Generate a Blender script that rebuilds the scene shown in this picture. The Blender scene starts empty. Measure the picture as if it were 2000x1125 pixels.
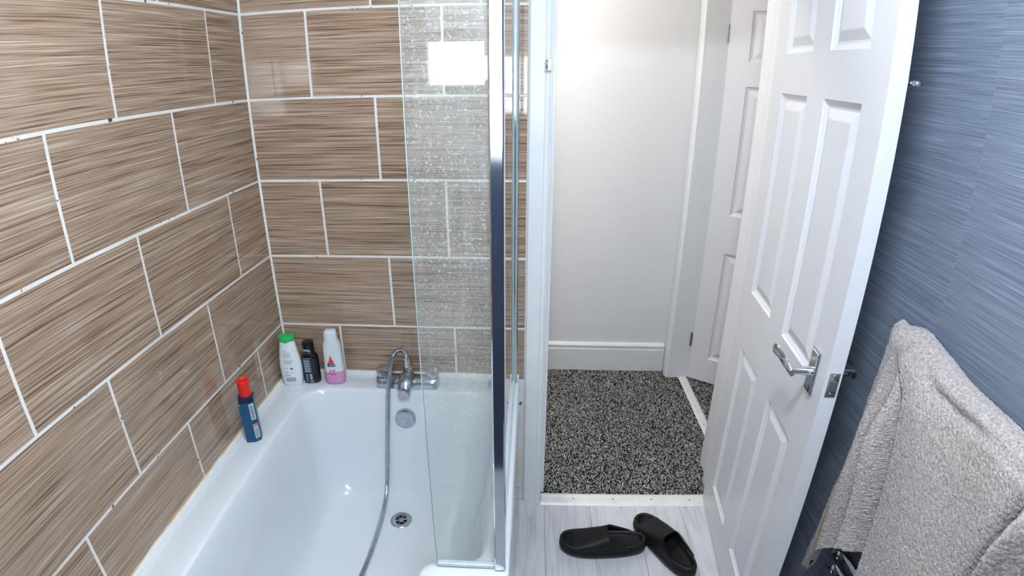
import bpy, bmesh, math, random
import numpy as np
from mathutils import Vector, Matrix

random.seed(7); rng = np.random.default_rng(11)
SC = bpy.context.scene
COL = SC.collection

# ------------------------------------------------------------------ camera (wide phone lens with its barrel distortion)
cam_d = bpy.data.cameras.new('camera')
cam = bpy.data.objects.new('camera', cam_d); COL.objects.link(cam)
SC.camera = cam
CAM = Vector((0.8672, -1.6438, 1.5609))
RIGHT = Vector((0.99923238, 0.03906389, 0.00294387))
DOWN = Vector((0.01731592, -0.37302259, -0.92766066))
FWD = Vector((-0.03513990, 0.92699955, -0.37341268))
m3 = Matrix((RIGHT, -DOWN, -FWD)).transposed()
cam.matrix_world = Matrix.Translation(CAM) @ m3.to_4x4()
cam_d.clip_start = 0.01
cam_d.sensor_fit = 'HORIZONTAL'
cam_d.sensor_width = 36.0
cam_d.sensor_height = 36.0 * 1125 / 2000
cam_d.lens = 1057.05 * 36 / 2000
cam_d.type = 'PANO'
cc = cam_d.cycles if hasattr(cam_d, 'cycles') and hasattr(cam_d.cycles, 'panorama_type') else cam_d
cc.panorama_type = 'FISHEYE_LENS_POLYNOMIAL'
cc.fisheye_fov = math.pi
cc.fisheye_polynomial_k0 = 0.0
cc.fisheye_polynomial_k1 = -5.28514852e-02
cc.fisheye_polynomial_k2 = 1.11967579e-04
cc.fisheye_polynomial_k3 = 2.69306272e-05
cc.fisheye_polynomial_k4 = -6.97272520e-07

# ------------------------------------------------------------------ world, exposure, lamp strengths
world = bpy.data.worlds.new('world'); SC.world = world; world.use_nodes = True
world.node_tree.nodes['Background'].inputs[0].default_value = (0.75, 0.85, 1.0, 1)
world.node_tree.nodes['Background'].inputs[1].default_value = 0.5
vs = SC.view_settings
vs.view_transform = 'Standard'; vs.look = 'None'; vs.gamma = 1.0; vs.use_curve_mapping = False
vs.exposure = 0.27
SC.cycles.max_bounces = 10; SC.cycles.diffuse_bounces = 2; SC.cycles.transparent_max_bounces = 12
BATH_LAMP_W, BATH_LAMP_C = 34.0, (0.79, 0.90, 1.0)
HALL_LAMP_W, HALL_LAMP_C = 19.0, (1.0, 0.945, 0.87)
ROOM_LAMP_W, ROOM_LAMP_C = 14.0, (1.0, 0.90, 0.76)
WINDOW_E = 20.0

# ------------------------------------------------------------------ small helpers
def lin(c):
    c = c / 255.0
    return c / 12.92 if c <= 0.04045 else ((c + 0.055) / 1.055) ** 2.4
def rgb(r, g, b): return (lin(r), lin(g), lin(b), 1.0)

class N:
    """tiny node-tree helper"""
    def __init__(s, name):
        s.m = bpy.data.materials.new(name); s.m.use_nodes = True
        s.t = s.m.node_tree; s.n = s.t.nodes; s.l = s.t.links
        s.b = s.n['Principled BSDF']; s.out = s.n['Material Output']
    def new(s, typ, **kw):
        x = s.n.new(typ)
        for k, v in kw.items(): setattr(x, k, v)
        return x
    def link(s, a, b): s.l.new(a, b)
    def set(s, **kw):
        for k, v in kw.items():
            s.b.inputs[k.replace('_', ' ')].default_value = v
    def coords(s, scale, rand=0.0, kind='Object'):
        tc = s.new('ShaderNodeTexCoord'); v = tc.outputs[kind]
        if rand:
            oi = s.new('ShaderNodeObjectInfo')
            mu = s.new('ShaderNodeMath', operation='MULTIPLY'); mu.inputs[1].default_value = rand
            s.link(oi.outputs['Random'], mu.inputs[0])
            ad = s.new('ShaderNodeVectorMath', operation='ADD')
            s.link(v, ad.inputs[0]); s.link(mu.outputs[0], ad.inputs[1]); v = ad.outputs[0]
        mp = s.new('ShaderNodeMapping'); mp.inputs['Scale'].default_value = scale
        s.link(v, mp.inputs['Vector']); return mp.outputs[0]
    def noise(s, vec, scale=1.0, detail=2.0, rough=0.5, dist=0.0):
        x = s.new('ShaderNodeTexNoise'); x.inputs['Scale'].default_value = scale
        x.inputs['Detail'].default_value = detail; x.inputs['Roughness'].default_value = rough
        x.inputs['Distortion'].default_value = dist
        s.link(vec, x.inputs['Vector']); return x.outputs[0]
    def ramp(s, fac, stops, interp='LINEAR'):
        r = s.new('ShaderNodeValToRGB'); cr = r.color_ramp; cr.interpolation = interp
        while len(cr.elements) < len(stops): cr.elements.new(0.5)
        for e, (p, c) in zip(cr.elements, stops):
            e.position = p; e.color = c if hasattr(c, '__len__') else (c, c, c, 1)
        s.link(fac, r.inputs[0]); return r.outputs[0]
    def mix(s, fac, a, b, mode='MIX'):
        x = s.new('ShaderNodeMix', data_type='RGBA', blend_type=mode)
        for sock, v in ((x.inputs[0], fac), (x.inputs[6], a), (x.inputs[7], b)):
            if hasattr(v, 'links') or hasattr(v, 'is_linked'): s.link(v, sock)
            else: sock.default_value = v
        return x.outputs[2]
    def math(s, op, a, b=0.0):
        x = s.new('ShaderNodeMath', operation=op)
        for sock, v in ((x.inputs[0], a), (x.inputs[1], b)):
            if hasattr(v, 'is_linked'): s.link(v, sock)
            else: sock.default_value = v
        return x.outputs[0]
    def bump(s, h, strength=0.2, dist=0.002):
        x = s.new('ShaderNodeBump'); x.inputs['Strength'].default_value = strength
        x.inputs['Distance'].default_value = dist
        s.link(h, x.inputs['Height']); s.link(x.outputs[0], s.b.inputs['Normal'])

def plain(name, c, rough=0.5, metal=0.0, var=0.0, vscale=4.0, bump=0.0, bscale=60.0, coat=0.0, spec=0.5, sub=0.0):
    k = N(name); k.set(Roughness=rough, Metallic=metal)
    k.b.inputs['Specular IOR Level'].default_value = spec
    col = rgb(*c); k.set(Base_Color=col)
    if coat: k.b.inputs['Coat Weight'].default_value = coat
    v = k.coords((1, 1, 1))
    if var:
        f = k.noise(v, vscale, 3.0, 0.55)
        dk = tuple(x * (1 - var) for x in col[:3]) + (1,); lt = tuple(min(1, x * (1 + var)) for x in col[:3]) + (1,)
        k.link(k.ramp(f, [(0.3, dk), (0.7, lt)]), k.b.inputs['Base Color'])
    if bump: k.bump(k.noise(v, bscale, 3.0, 0.6), bump, 0.002)
    return k.m

M = {}
M['white_wall'] = plain('white_wall_paint', (236, 234, 230), 0.6, var=0.02, bump=0.05, bscale=120)
M['hall_wall'] = plain('hall_wall_paint', (233, 233, 234), 0.55, var=0.02, vscale=2, bump=0.12, bscale=14)
M['gloss'] = plain('white_gloss_paint', (232, 233, 235), 0.28, var=0.015, vscale=8, bump=0.06, bscale=40)
M['gloss_wall'] = plain('thick_white_gloss_paint', (230, 233, 235), 0.3, var=0.03, vscale=14, bump=0.25, bscale=28)
M['door'] = plain('white_door_paint', (226, 226, 231), 0.38, var=0.01, bump=0.04, bscale=150)
M['acrylic'] = plain('white_bath_acrylic', (228, 233, 238), 0.12, var=0.01, vscale=3, coat=0.3)
M['sealant'] = plain('white_sealant', (232, 230, 226), 0.4, var=0.05, vscale=30)
M['chrome'] = plain('chrome', (215, 220, 226), 0.08, 1.0, var=0.03, vscale=30)
M['dull_chrome'] = plain('limescaled_chrome', (185, 192, 200), 0.22, 1.0, var=0.15, vscale=60, bump=0.15, bscale=300)
M['steel'] = plain('brushed_steel', (170, 172, 175), 0.35, 1.0, var=0.1, vscale=40)
M['black_hole'] = plain('joint_and_drain_black', (8, 8, 9), 0.6, var=0.05)
M['slider'] = plain('black_foam_rubber', (11, 11, 12), 0.5, var=0.15, spec=0.35, vscale=9, bump=0.12, bscale=500)
M['slider_bed'] = plain('black_foam_footbed', (9, 9, 10), 0.6, spec=0.3, var=0.15, vscale=20, bump=0.25, bscale=350)
M['strip'] = plain('white_aluminium_strip', (232, 230, 228), 0.4, 0.1, var=0.05, vscale=16)
M['ceiling'] = plain('ceiling_paint', (222, 222, 222), 0.7, var=0.01)
M['white_plastic'] = plain('white_bottle_plastic', (232, 238, 240), 0.3, var=0.01)
M['green_cap'] = plain('green_cap_plastic', (40, 190, 95), 0.35, var=0.05)
M['black_plastic'] = plain('black_bottle_plastic', (12, 13, 18), 0.22, var=0.1)
M['red_cap'] = plain('red_cap_plastic', (240, 28, 14), 0.38, var=0.04)
M['blue_can'] = plain('blue_can_paint', (10, 82, 122), 0.3, 0.1, var=0.12, vscale=25)
M['navy_can'] = plain('navy_can_collar', (22, 26, 62), 0.35, 0.1, var=0.1)
M['silver_print'] = plain('silver_label_print', (150, 168, 190), 0.4, 0.2, var=0.25, vscale=300)
M['grey_print'] = plain('grey_print', (176, 186, 196), 0.5, var=0.2, vscale=400)
M['dark_print'] = plain('dark_print', (60, 66, 76), 0.5, var=0.2, vscale=400)
M['pale_print'] = plain('pale_label_print', (196, 212, 220), 0.5, var=0.25, vscale=350)
M['red_print'] = plain('red_print', (226, 62, 58), 0.45, var=0.2, vscale=250)
M['pink_print'] = plain('pink_print', (236, 120, 140), 0.45, var=0.1, vscale=200)
M['magenta_print'] = plain('magenta_print', (205, 60, 120), 0.45, var=0.3, vscale=300)
M['clear_bottle'] = plain('frosted_clear_plastic', (216, 224, 228), 0.25, var=0.02)
M['pink_liquid'] = plain('pink_lotion', (216, 150, 196), 0.25, var=0.03, vscale=20)
M['scum'] = plain('grey_soap_residue', (178, 184, 190), 0.5, var=0.35, vscale=180, bump=0.5, bscale=220)
M['frame_white'] = plain('white_window_plastic', (238, 239, 241), 0.3, var=0.01)

def mat_tile():
    k = N('brown_streaked_tile')
    v = k.coords((4.0, 1.0, 360.0), rand=37.0)
    f1 = k.noise(v, 1.0, 2.0, 0.55)
    v2 = k.coords((1.6, 1.0, 90.0), rand=19.0)
    f2 = k.noise(v2, 1.0, 2.0, 0.5)
    v3 = k.coords((9.0, 1.0, 760.0), rand=53.0)
    f3 = k.noise(v3, 1.0, 1.0, 0.5)
    a = k.math('MULTIPLY', f1, 0.62); b = k.math('MULTIPLY', f2, 0.16); c = k.math('MULTIPLY', f3, 0.22)
    s = k.math('ADD', k.math('ADD', a, b), c)
    col = k.ramp(s, [(0.37, rgb(104, 80, 63)), (0.44, rgb(146, 120, 99)), (0.50, rgb(168, 143, 122)),
                     (0.57, rgb(180, 158, 138)), (0.64, rgb(204, 186, 168))])
    oi = k.new('ShaderNodeObjectInfo')
    tint = k.ramp(oi.outputs['Random'], [(0, (0.95, 0.95, 0.95, 1)), (1, (1.04, 1.03, 1.02, 1))])
    k.link(k.mix(1.0, col, tint, 'MULTIPLY'), k.b.inputs['Base Color'])
    k.set(Roughness=0.055); k.b.inputs['Specular IOR Level'].default_value = 0.55
    k.bump(s, 0.025, 0.0006)
    return k.m
M['tile'] = mat_tile()

def mat_grout():
    k = N('white_grout_with_mould')
    v = k.coords((1, 1, 1))
    f = k.noise(v, 45.0, 4.0, 0.65)
    base = k.ramp(k.noise(v, 7.0, 3.0, 0.5), [(0.3, rgb(226, 221, 214)), (0.7, rgb(243, 241, 238))])
    spots = k.ramp(f, [(0.63, 0.0), (0.67, 1.0)])
    k.link(k.mix(spots, base, rgb(70, 58, 48)), k.b.inputs['Base Color'])
    k.set(Roughness=0.75); k.bump(f, 0.3, 0.001)
    return k.m
M['grout'] = mat_grout()

def mat_stain():
    k = N('yellowed_sealant_edge')
    v = k.coords((1, 1, 1))
    f = k.noise(v, 9.0, 4.0, 0.6)
    k.link(k.ramp(f, [(0.4, rgb(226, 222, 212)), (0.56, rgb(205, 168, 96)), (0.68, rgb(222, 206, 168))]), k.b.inputs['Base Color'])
    k.set(Roughness=0.5); return k.m
M['stain'] = mat_stain()

def mat_wallpaper():
    k = N('grey_blue_brushed_panel')
    v = k.coords((1.0, 5.0, 620.0), rand=23.0)
    f = k.noise(v, 1.0, 3.0, 0.6)
    w = k.coords((1.0, 1.5, 60.0), rand=11.0); g = k.noise(w, 1.0, 2.0, 0.5)
    s = k.math('ADD', k.math('MULTIPLY', f, 0.85), k.math('MULTIPLY', g, 0.15))
    col = k.ramp(s, [(0.33, rgb(108, 116, 132)), (0.5, rgb(134, 143, 160)), (0.67, rgb(164, 173, 190))])
    oi = k.new('ShaderNodeObjectInfo')
    tint = k.ramp(oi.outputs['Random'], [(0, (0.93, 0.95, 0.96, 1)), (1, (1.06, 1.04, 1.05, 1))])
    k.link(k.mix(1.0, col, tint, 'MULTIPLY'), k.b.inputs['Base Color'])
    k.set(Roughness=0.6); k.b.inputs['Specular IOR Level'].default_value = 0.2; k.bump(s, 0.25, 0.001); return k.m
M['wallpaper'] = mat_wallpaper()
M['near_paint'] = plain('slate_blue_paint', (70, 82, 104), 0.6, var=0.05, vscale=3)
M['panel_joint'] = plain('pale_panel_joint', (160, 175, 200), 0.5, var=0.08)

def mat_plank():
    k = N('pale_grey_wood_vinyl')
    v = k.coords((60.0, 4.0, 1.0), rand=17.0)
    f = k.noise(v, 1.0, 4.0, 0.62, 0.6)
    w = k.coords((14.0, 2.6, 1.0), rand=29.0); g = k.noise(w, 1.0, 3.0, 0.5, 1.4)
    s = k.math('ADD', k.math('MULTIPLY', f, 0.5), k.math('MULTIPLY', g, 0.5))
    col = k.ramp(s, [(0.31, rgb(158, 156, 160)), (0.43, rgb(194, 193, 197)), (0.56, rgb(208, 208, 212)), (0.72, rgb(222, 222, 226))])
    k.link(col, k.b.inputs['Base Color']); k.set(Roughness=0.38); k.bump(s, 0.08, 0.001); return k.m
M['plank'] = mat_plank()

def mat_carpet():
    k = N('black_grey_loop_pile')
    at = k.new('ShaderNodeAttribute', attribute_name='shade')
    k.link(k.ramp(at.outputs['Fac'], [(0.0, rgb(20, 20, 22)), (0.42, rgb(42, 42, 43)), (0.55, rgb(150, 148, 144)), (0.85, rgb(200, 197, 192)), (1.0, rgb(228, 225, 220))]), k.b.inputs['Base Color'])
    k.set(Roughness=0.95); k.b.inputs['Specular IOR Level'].default_value = 0.1; return k.m
M['pile'] = mat_carpet()
def mat_carpet_far():
    k = N('black_grey_carpet_backing')
    v = k.coords((1, 1, 1)); f = k.noise(v, 190.0, 2.0, 0.6, 1.0)
    k.link(k.ramp(f, [(0.45, rgb(22, 22, 24)), (0.58, rgb(120, 118, 114))]), k.b.inputs['Base Color'])
    k.set(Roughness=0.95); k.bump(f, 0.6, 0.004); return k.m
M['carpet_far'] = mat_carpet_far()

def mat_towel():
    k = N('greige_terry_cotton')
    v = k.coords((1, 1, 1)); f = k.noise(v, 210.0, 3.0, 0.7, 0.6)
    g = k.noise(v, 5.0, 2.0, 0.5)
    c1 = k.ramp(f, [(0.32, rgb(146, 137, 136)), (0.5, rgb(192, 183, 180)), (0.68, rgb(220, 212, 208))])
    tint = k.ramp(g, [(0.3, (0.96, 0.96, 1.0, 1)), (0.7, (1.02, 1.0, 0.97, 1))])
    k.link(k.mix(1.0, c1, tint, 'MULTIPLY'), k.b.inputs['Base Color'])
    k.set(Roughness=0.95); k.b.inputs['Sheen Weight'].default_value = 0.35
    k.b.inputs['Specular IOR Level'].default_value = 0.1
    k.bump(f, 0.9, 0.004); return k.m
M['towel'] = mat_towel()
M['towel_yellow'] = plain('olive_stripe_yarn', (168, 158, 84), 0.9, var=0.25, vscale=200, bump=0.5, bscale=400)
M['towel_black'] = plain('black_stripe_yarn', (26, 22, 34), 0.9, var=0.25, vscale=200, bump=0.5, bscale=400)

def mat_glass(name, tint, milk, spots):
    k = N(name); k.n.remove(k.b)
    tr = k.new('ShaderNodeBsdfTransparent'); tr.inputs[0].default_value = tint
    gl = k.new('ShaderNodeBsdfGlossy'); gl.inputs['Roughness'].default_value = 0.015; gl.inputs[0].default_value = (1, 1, 1, 1)
    fr = k.new('ShaderNodeFresnel'); fr.inputs[0].default_value = 1.48
    gm = k.new('ShaderNodeNewGeometry'); fb = k.math('MULTIPLY', fr.outputs[0], k.math('SUBTRACT', 1.0, gm.outputs['Backfacing']))
    mx = k.new('ShaderNodeMixShader'); k.link(fb, mx.inputs[0]); k.link(tr.outputs[0], mx.inputs[1]); k.link(gl.outputs[0], mx.inputs[2])
    df = k.new('ShaderNodeBsdfDiffuse'); df.inputs[0].default_value = rgb(225, 228, 228)
    v = k.coords((1, 1, 1)); a = k.noise(v, 4.0, 4.0, 0.6); b = k.noise(v, 230.0, 2.0, 0.6)
    streak = k.noise(k.coords((60, 60, 5)), 1.0, 3.0, 0.6)
    f = k.math('MULTIPLY', k.ramp(a, [(0.3, milk * 0.45), (0.7, milk)]), k.ramp(streak, [(0.3, 0.6), (0.7, 1.0)]))
    sp = k.ramp(b, [(0.58, 0.0), (0.72, spots)])
    tz = k.new('ShaderNodeSeparateXYZ'); k.link(k.coords((1, 1, 1)), tz.inputs[0])
    wear = k.ramp(k.math('MULTIPLY', tz.outputs[2], 0.7), [(0.02, 0.06), (0.22, 0.35), (0.5, 1.0)])
    f = k.math('MULTIPLY', k.math('ADD', f, sp), wear)
    m2 = k.new('ShaderNodeMixShader'); k.link(f, m2.inputs[0]); k.link(mx.outputs[0], m2.inputs[1]); k.link(df.outputs[0], m2.inputs[2])
    k.link(m2.outputs[0], k.out.inputs[0]); return k.m
M['glass'] = mat_glass('water_marked_glass', (0.94, 0.965, 0.955, 1), 0.15, 0.34)
M['glass_main'] = mat_glass('clear_screen_glass', (0.95, 0.98, 0.97, 1), 0.02, 0.05)
M['glass_edge'] = plain('pale_glass_edge', (172, 192, 192), 0.15, var=0.1, vscale=20)
M['seal'] = plain('clear_plastic_seal', (196, 208, 212), 0.25, var=0.08, vscale=30)

def mat_emit(name, c, e):
    k = N(name); k.set(Base_Color=(0.8, 0.8, 0.8, 1), Roughness=0.6)
    k.b.inputs['Emission Color'].default_value = tuple(c) + (1,); k.b.inputs['Emission Strength'].default_value = e
    return k.m

# ------------------------------------------------------------------ mesh helpers
def link(name, me, mat=None, parent=None, smooth=False):
    if mat is not None and not me.materials: me.materials.append(M[mat] if isinstance(mat, str) else mat)
    if smooth:
        me.polygons.foreach_set('use_smooth', [True] * len(me.polygons))
    o = bpy.data.objects.new(name, me); COL.objects.link(o)
    if parent is not None: o.parent = parent
    return o
def tag(o, label=None, cat=None, group=None, kind=None):
    if label: o['label'] = label
    if cat: o['category'] = cat
    if group: o['group'] = group
    if kind: o['kind'] = kind
    return o
def thing(name, loc, label, cat, rotz=0.0, group=None):
    o = bpy.data.objects.new(name, None); COL.objects.link(o)
    o.location = loc; o.rotation_euler = (0, 0, rotz); o.empty_display_size = 0.05
    return tag(o, label, cat, group)
def pydata(name, verts, faces):
    me = bpy.data.meshes.new(name); me.from_pydata([tuple(map(float, v)) for v in verts], [], faces); me.update()
    me.polygons.foreach_set('use_smooth', [False] * len(me.polygons)); return me
def boxes_mesh(name, boxes, bevel=0.0, seg=1):
    bm = bmesh.new()
    for lo, hi in boxes:
        r = bmesh.ops.create_cube(bm, size=1.0)
        for v in r['verts']:
            v.co = Vector([(lo[i] + hi[i]) / 2 + v.co[i] * (hi[i] - lo[i]) for i in range(3)])
    if bevel: bmesh.ops.bevel(bm, geom=bm.edges[:], offset=bevel, segments=seg, profile=0.5, affect='EDGES')
    me = bpy.data.meshes.new(name); bm.to_mesh(me); bm.free(); return me
def box(name, lo, hi, mat, parent=None, bevel=0.0, seg=1):
    return link(name, boxes_mesh(name, [(lo, hi)], bevel, seg), mat, parent)
def struct(name, boxes, mat, label, bevel=0.0, parent=None, seg=1):
    o = link(name, boxes_mesh(name, boxes, bevel, seg), mat, parent)
    return tag(o, label, kind='structure')
def loft_mesh(name, rings, cap0=True, cap1=True, closed=True):
    n = len(rings[0]); vs_ = [v for r in rings for v in r]; fs = []
    for i in range(len(rings) - 1):
        for j in range(n if closed else n - 1):
            a = i * n + j; b = i * n + (j + 1) % n
            fs.append((a, b, b + n, a + n))
    if cap0: fs.append(tuple(reversed(range(n))))
    if cap1: fs.append(tuple(range((len(rings) - 1) * n, len(rings) * n)))
    me = pydata(name, vs_, fs)
    bm = bmesh.new(); bm.from_mesh(me); bmesh.ops.recalc_face_normals(bm, faces=bm.faces[:]); bm.to_mesh(me); bm.free()
    return me
def sharp(o, ang=40):
    me = o.data
    me.polygons.foreach_set('use_smooth', [True] * len(me.polygons))
    bm = bmesh.new(); bm.from_mesh(me)
    for e in bm.edges:
        e.smooth = not (len(e.link_faces) != 2 or e.calc_face_angle(0) > math.radians(ang))
    bm.to_mesh(me); bm.free(); return o
def circle(c, r, n=24, ax='z', rx=None):
    out = []
    for i in range(n):
        a = 2 * math.pi * i / n; u, v = r * math.cos(a), (rx or r) * math.sin(a)
        out.append({'z': (c[0] + u, c[1] + v, c[2]), 'y': (c[0] + u, c[1], c[2] + v), 'x': (c[0], c[1] + u, c[2] + v)}[ax])
    return out
def revolve(name, profile, mat, parent=None, n=28, c=(0, 0, 0), ax='z', ang=40):
    rings = []
    for r, h in profile:
        p = {'z': (c[0], c[1], c[2] + h), 'y': (c[0], c[1] + h, c[2]), 'x': (c[0] + h, c[1], c[2])}[ax]
        rings.append(circle(p, max(r, 1e-5), n, ax))
    return sharp(link(name, loft_mesh(name, rings), mat, parent), ang)
def frames(path):
    P = [Vector(p) for p in path]; T = []
    for i in range(len(P)):
        T.append((P[min(i + 1, len(P) - 1)] - P[max(i - 1, 0)]).normalized())
    u = T[0].orthogonal().normalized(); out = []
    for p, t in zip(P, T):
        u = (u - t * u.dot(t)).normalized(); out.append((p, u, t.cross(u)))
    return out
def catmull(pts, per=10):
    P = [Vector(p) for p in pts]; P = [P[0] * 2 - P[1]] + P + [P[-1] * 2 - P[-2]]; out = []
    for i in range(1, len(P) - 2):
        for k in range(per):
            t = k / per; a, b, c, d = P[i - 1:i + 3]
            out.append(0.5 * ((2 * b) + (c - a) * t + (2 * a - 5 * b + 4 * c - d) * t * t + (3 * b - a - 3 * c + d) * t ** 3))
    out.append(P[-2]); return out
def tube(name, path, rad, mat, parent=None, n=12, ang=50):
    rings = []
    fr = frames(path)
    for i, (p, u, w) in enumerate(fr):
        r = rad(i, len(fr)) if callable(rad) else rad
        rings.append([p + (u * math.cos(2 * math.pi * j / n) + w * math.sin(2 * math.pi * j / n)) * r for j in range(n)])
    return sharp(link(name, loft_mesh(name, rings), mat, parent), ang)
def round_poly(pts, rads, seg=6):
    out = []; n = len(pts)
    for i in range(n):
        p0, p1, p2 = (Vector(pts[(i - 1) % n]), Vector(pts[i]), Vector(pts[(i + 1) % n]))
        a = (p0 - p1).normalized(); b = (p2 - p1).normalized(); r = rads[i]
        th = a.angle(b); d = r / math.tan(th / 2)
        c = p1 + (a + b).normalized() * (r / math.sin(th / 2))
        s = p1 + a * d - c; e = p1 + b * d - c
        a0 = math.atan2(s.y, s.x); da = math.atan2(e.y, e.x) - a0
        while da > math.pi: da -= 2 * math.pi
        while da < -math.pi: da += 2 * math.pi
        for k in range(seg + 1):
            t = a0 + da * k / seg; out.append((c.x + r * math.cos(t), c.y + r * math.sin(t)))
    return out

# ================================================================== THE SETTING
H = 2.42
XR = 1.72            # right wall face
YN = -1.80           # wall behind the camera

# --- bathroom floor
fl = struct('floor', [((-0.1, -1.95, -0.12), (1.84, 0.0, -0.004))], 'black_hole', 'pale grey wood-effect vinyl bathroom floor')
pw, px0 = 0.176, 0.935 - 0.176 * 6
plank_me = {}
for i in range(12):
    x0 = px0 + pw * i
    if x0 > 1.84 or x0 + pw < 0.0: continue
    cuts = [0.0, -0.55 if i % 2 else -0.98, -1.85]
    for j in range(2):
        y1, y0 = cuts[j], cuts[j + 1]
        key = (round(y1 - y0, 3))
        if key not in plank_me:
            L = y1 - y0
            plank_me[key] = boxes_mesh('plank', [((0.0004, 0.0004, -0.004), (pw - 0.0004, L - 0.0004, 0.0))], 0.0005)
        o = link('plank', plank_me[key], 'plank', fl); o.location = (x0, y0, 0)

# --- left tiled wall
def tile_mesh(w, h, t=0.006):
    return boxes_mesh('tile', [((0.0, 0.0, 0.0), (w, t, h))], 0.0009)
tile_cache = {}
G = 0.0068
def add_tile(parent, u0, u1, z0, z1, side):
    w, h = round(u1 - u0, 4), round(z1 - z0, 4)
    if w < 0.008: return
    if (w, h) not in tile_cache: tile_cache[(w, h)] = tile_mesh(w, h)
    o = link('tile', tile_cache[(w, h)], 'tile', parent)
    jit = random.uniform(-0.0003, 0.0002)
    if side == 'back':   # local x -> +X, local y (thickness) -> +Y, face at y=0
        o.location = (u0, 0.0 + jit, z0)
    else:                # left wall: local x -> +Y, thickness -> -X
        o.location = (0.0 - jit, u0, z0); o.rotation_euler = (0, 0, math.pi / 2)
ZL = [0.5 + 0.25 * k for k in range(8)]    # 0.5 ... 2.25
wl = struct('wall_left', [((-0.12, -1.95, 0.0), (-0.0007, 0.115, H))], 'grout', 'left bathroom wall of brown streaked tiles with white grout')
LJ = [-0.1905, -0.3934, -0.1980, -0.3925, -0.1885, -0.3915, -0.1900, -0.3920]
for r, z in enumerate(ZL):
    z1 = min(z + 0.25, H)
    zlo = max(z, 0.548) if r == 0 else z
    ys = [-0.0]; y = LJ[r]
    while y > YN: ys.append(y); y -= 0.4
    ys.append(YN)
    for a, b in zip(ys[1:], ys[:-1]):
        hi = b - (0.0075 if b == 0 else G / 2)
        add_tile(wl, a + G / 2, hi, zlo + (0.004 if r == 0 else G / 2), z1 - G / 2, 'left')
# --- back wall with the doorway
wb = struct('wall_back', [((-0.12, 0.0007, 0.0), (0.906, 0.115, H)), ((0.906, 0.0022, 2.03), (1.84, 0.115, H)), ((1.625, 0.0022, 0.0), (1.84, 0.115, 2.03))],
            'grout', 'back bathroom wall tiled brown beside the open doorway')
BJ = [0.2096, 0.4040, 0.2011, 0.3980, 0.2046, 0.4010, 0.2030, 0.4000]
for r, z in enumerate(ZL):
    z1 = min(z + 0.25, H); zlo = 0.548 if r == 0 else z
    xs = [0.0]; x = BJ[r]
    while x < 0.848: xs.append(x); x += 0.4
    xs.append(0.849)
    for a, b in zip(xs[:-1], xs[1:]):
        lo = a + (0.0035 if a == 0 else G / 2); hi = b - (0.001 if b > 0.84 else G / 2)
        add_tile(wb, lo, hi, zlo + (0.004 if r == 0 else G / 2), z1 - G / 2, 'back')
# corner grout bead
o = link('corner_bead', loft_mesh('corner_bead', [[(-0.002, 0.002, z), (0.0045, 0.002, z), (0.003, -0.003, z), (-0.002, -0.0065, z)] for z in (0.55, H)]), 'grout', wb)
# --- right wall of brushed panels
wr = struct('wall_right', [((XR + 0.0006, -1.95, 0.0), (1.84, 0.0022, H))], 'panel_joint', 'right bathroom wall of grey-blue brushed panels')
cols = [(-0.28, 0.0, 0.90), (-0.68, -0.28, 1.187), (-1.08, -0.68, 0.948), (-1.48, -1.08, 1.187), (YN, -1.48, 0.948)]
pc = {}
for y0, y1, zs in cols:
    zz = [0.0]; z = zs - 0.6
    while z < H:
        if z > 0.02: zz.append(z)
        z += 0.6
    zz.append(H)
    for a, b in zip(zz[:-1], zz[1:]):
        key = (round(y1 - y0, 3), round(b - a, 3))
        if key not in pc: pc[key] = boxes_mesh('panel', [((0, 0.0003, 0.0008), (0.004, key[0] - 0.0003, key[1] - 0.0008))], 0.0003)
        o = link('panel', pc[key], 'wallpaper', wr); o.location = (XR, y0, a)
# --- wall behind the camera with a small frosted window
WX0, WX1, WZ0, WZ1 = 0.47, 1.00, 1.28, 2.10
wn = struct('wall_near', [((-0.12, YN - 0.15, 0.0), (WX0, YN, H)), ((WX1, YN - 0.15, 0.0), (1.84, YN, H)), ((WX0, YN - 0.15, 0.0), (WX1, YN, WZ0)), ((WX0, YN - 0.15, WZ1), (WX1, YN, H))],
            'near_paint', 'slate blue wall behind the camera with a small window')
FB = YN - 0.09; FF = YN - 0.02
win = tag(link('window_1', boxes_mesh('window_frame', [((WX0, FB, WZ0), (WX0 + 0.05, FF, WZ1)), ((WX1 - 0.05, FB, WZ0), (WX1, FF, WZ1)),
      ((WX0 + 0.05, FB, WZ0), (WX1 - 0.05, FF, WZ0 + 0.05)), ((WX0 + 0.05, FB, WZ1 - 0.05), (WX1 - 0.05, FF, WZ1)),
      ((0.705, FB + 0.005, WZ0 + 0.05), (0.725, FF - 0.005, WZ1 - 0.05)), ((WX0 + 0.05, FB + 0.005, 1.662), (WX1 - 0.05, FF - 0.005, 1.70)),
      ((WX0 + 0.05, FB + 0.005, WZ0 + 0.05), (0.705, FF - 0.005, 1.525))], 0.003), 'frame_white'), 'white framed frosted window behind the camera', kind='structure')
M['daylight'] = mat_emit('frosted_pane_in_daylight', (0.86, 0.93, 1.0), WINDOW_E)
M['daylight_dim'] = mat_emit('pane_behind_a_blind', (0.80, 0.84, 1.0), WINDOW_E * 0.12)
for x0, x1, z0, z1, dm in ((WX0 + 0.05, 0.705, 1.525, 1.662, 0), (0.725, WX1 - 0.05, WZ0 + 0.05, 1.662, 0), (WX0 + 0.05, 0.705, 1.70, WZ1 - 0.05, 1), (0.725, WX1 - 0.05, 1.70, WZ1 - 0.05, 1)):
    box('pane', (x0, YN - 0.065, z0), (x1, YN - 0.055, z1), 'daylight_dim' if dm else 'daylight', win)
# --- ceiling over bathroom, hall and the room beyond
struct('ceiling', [((-0.6, -1.95, H), (3.4, 2.6, H + 0.1))], 'ceiling', 'plain white ceiling')

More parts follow.
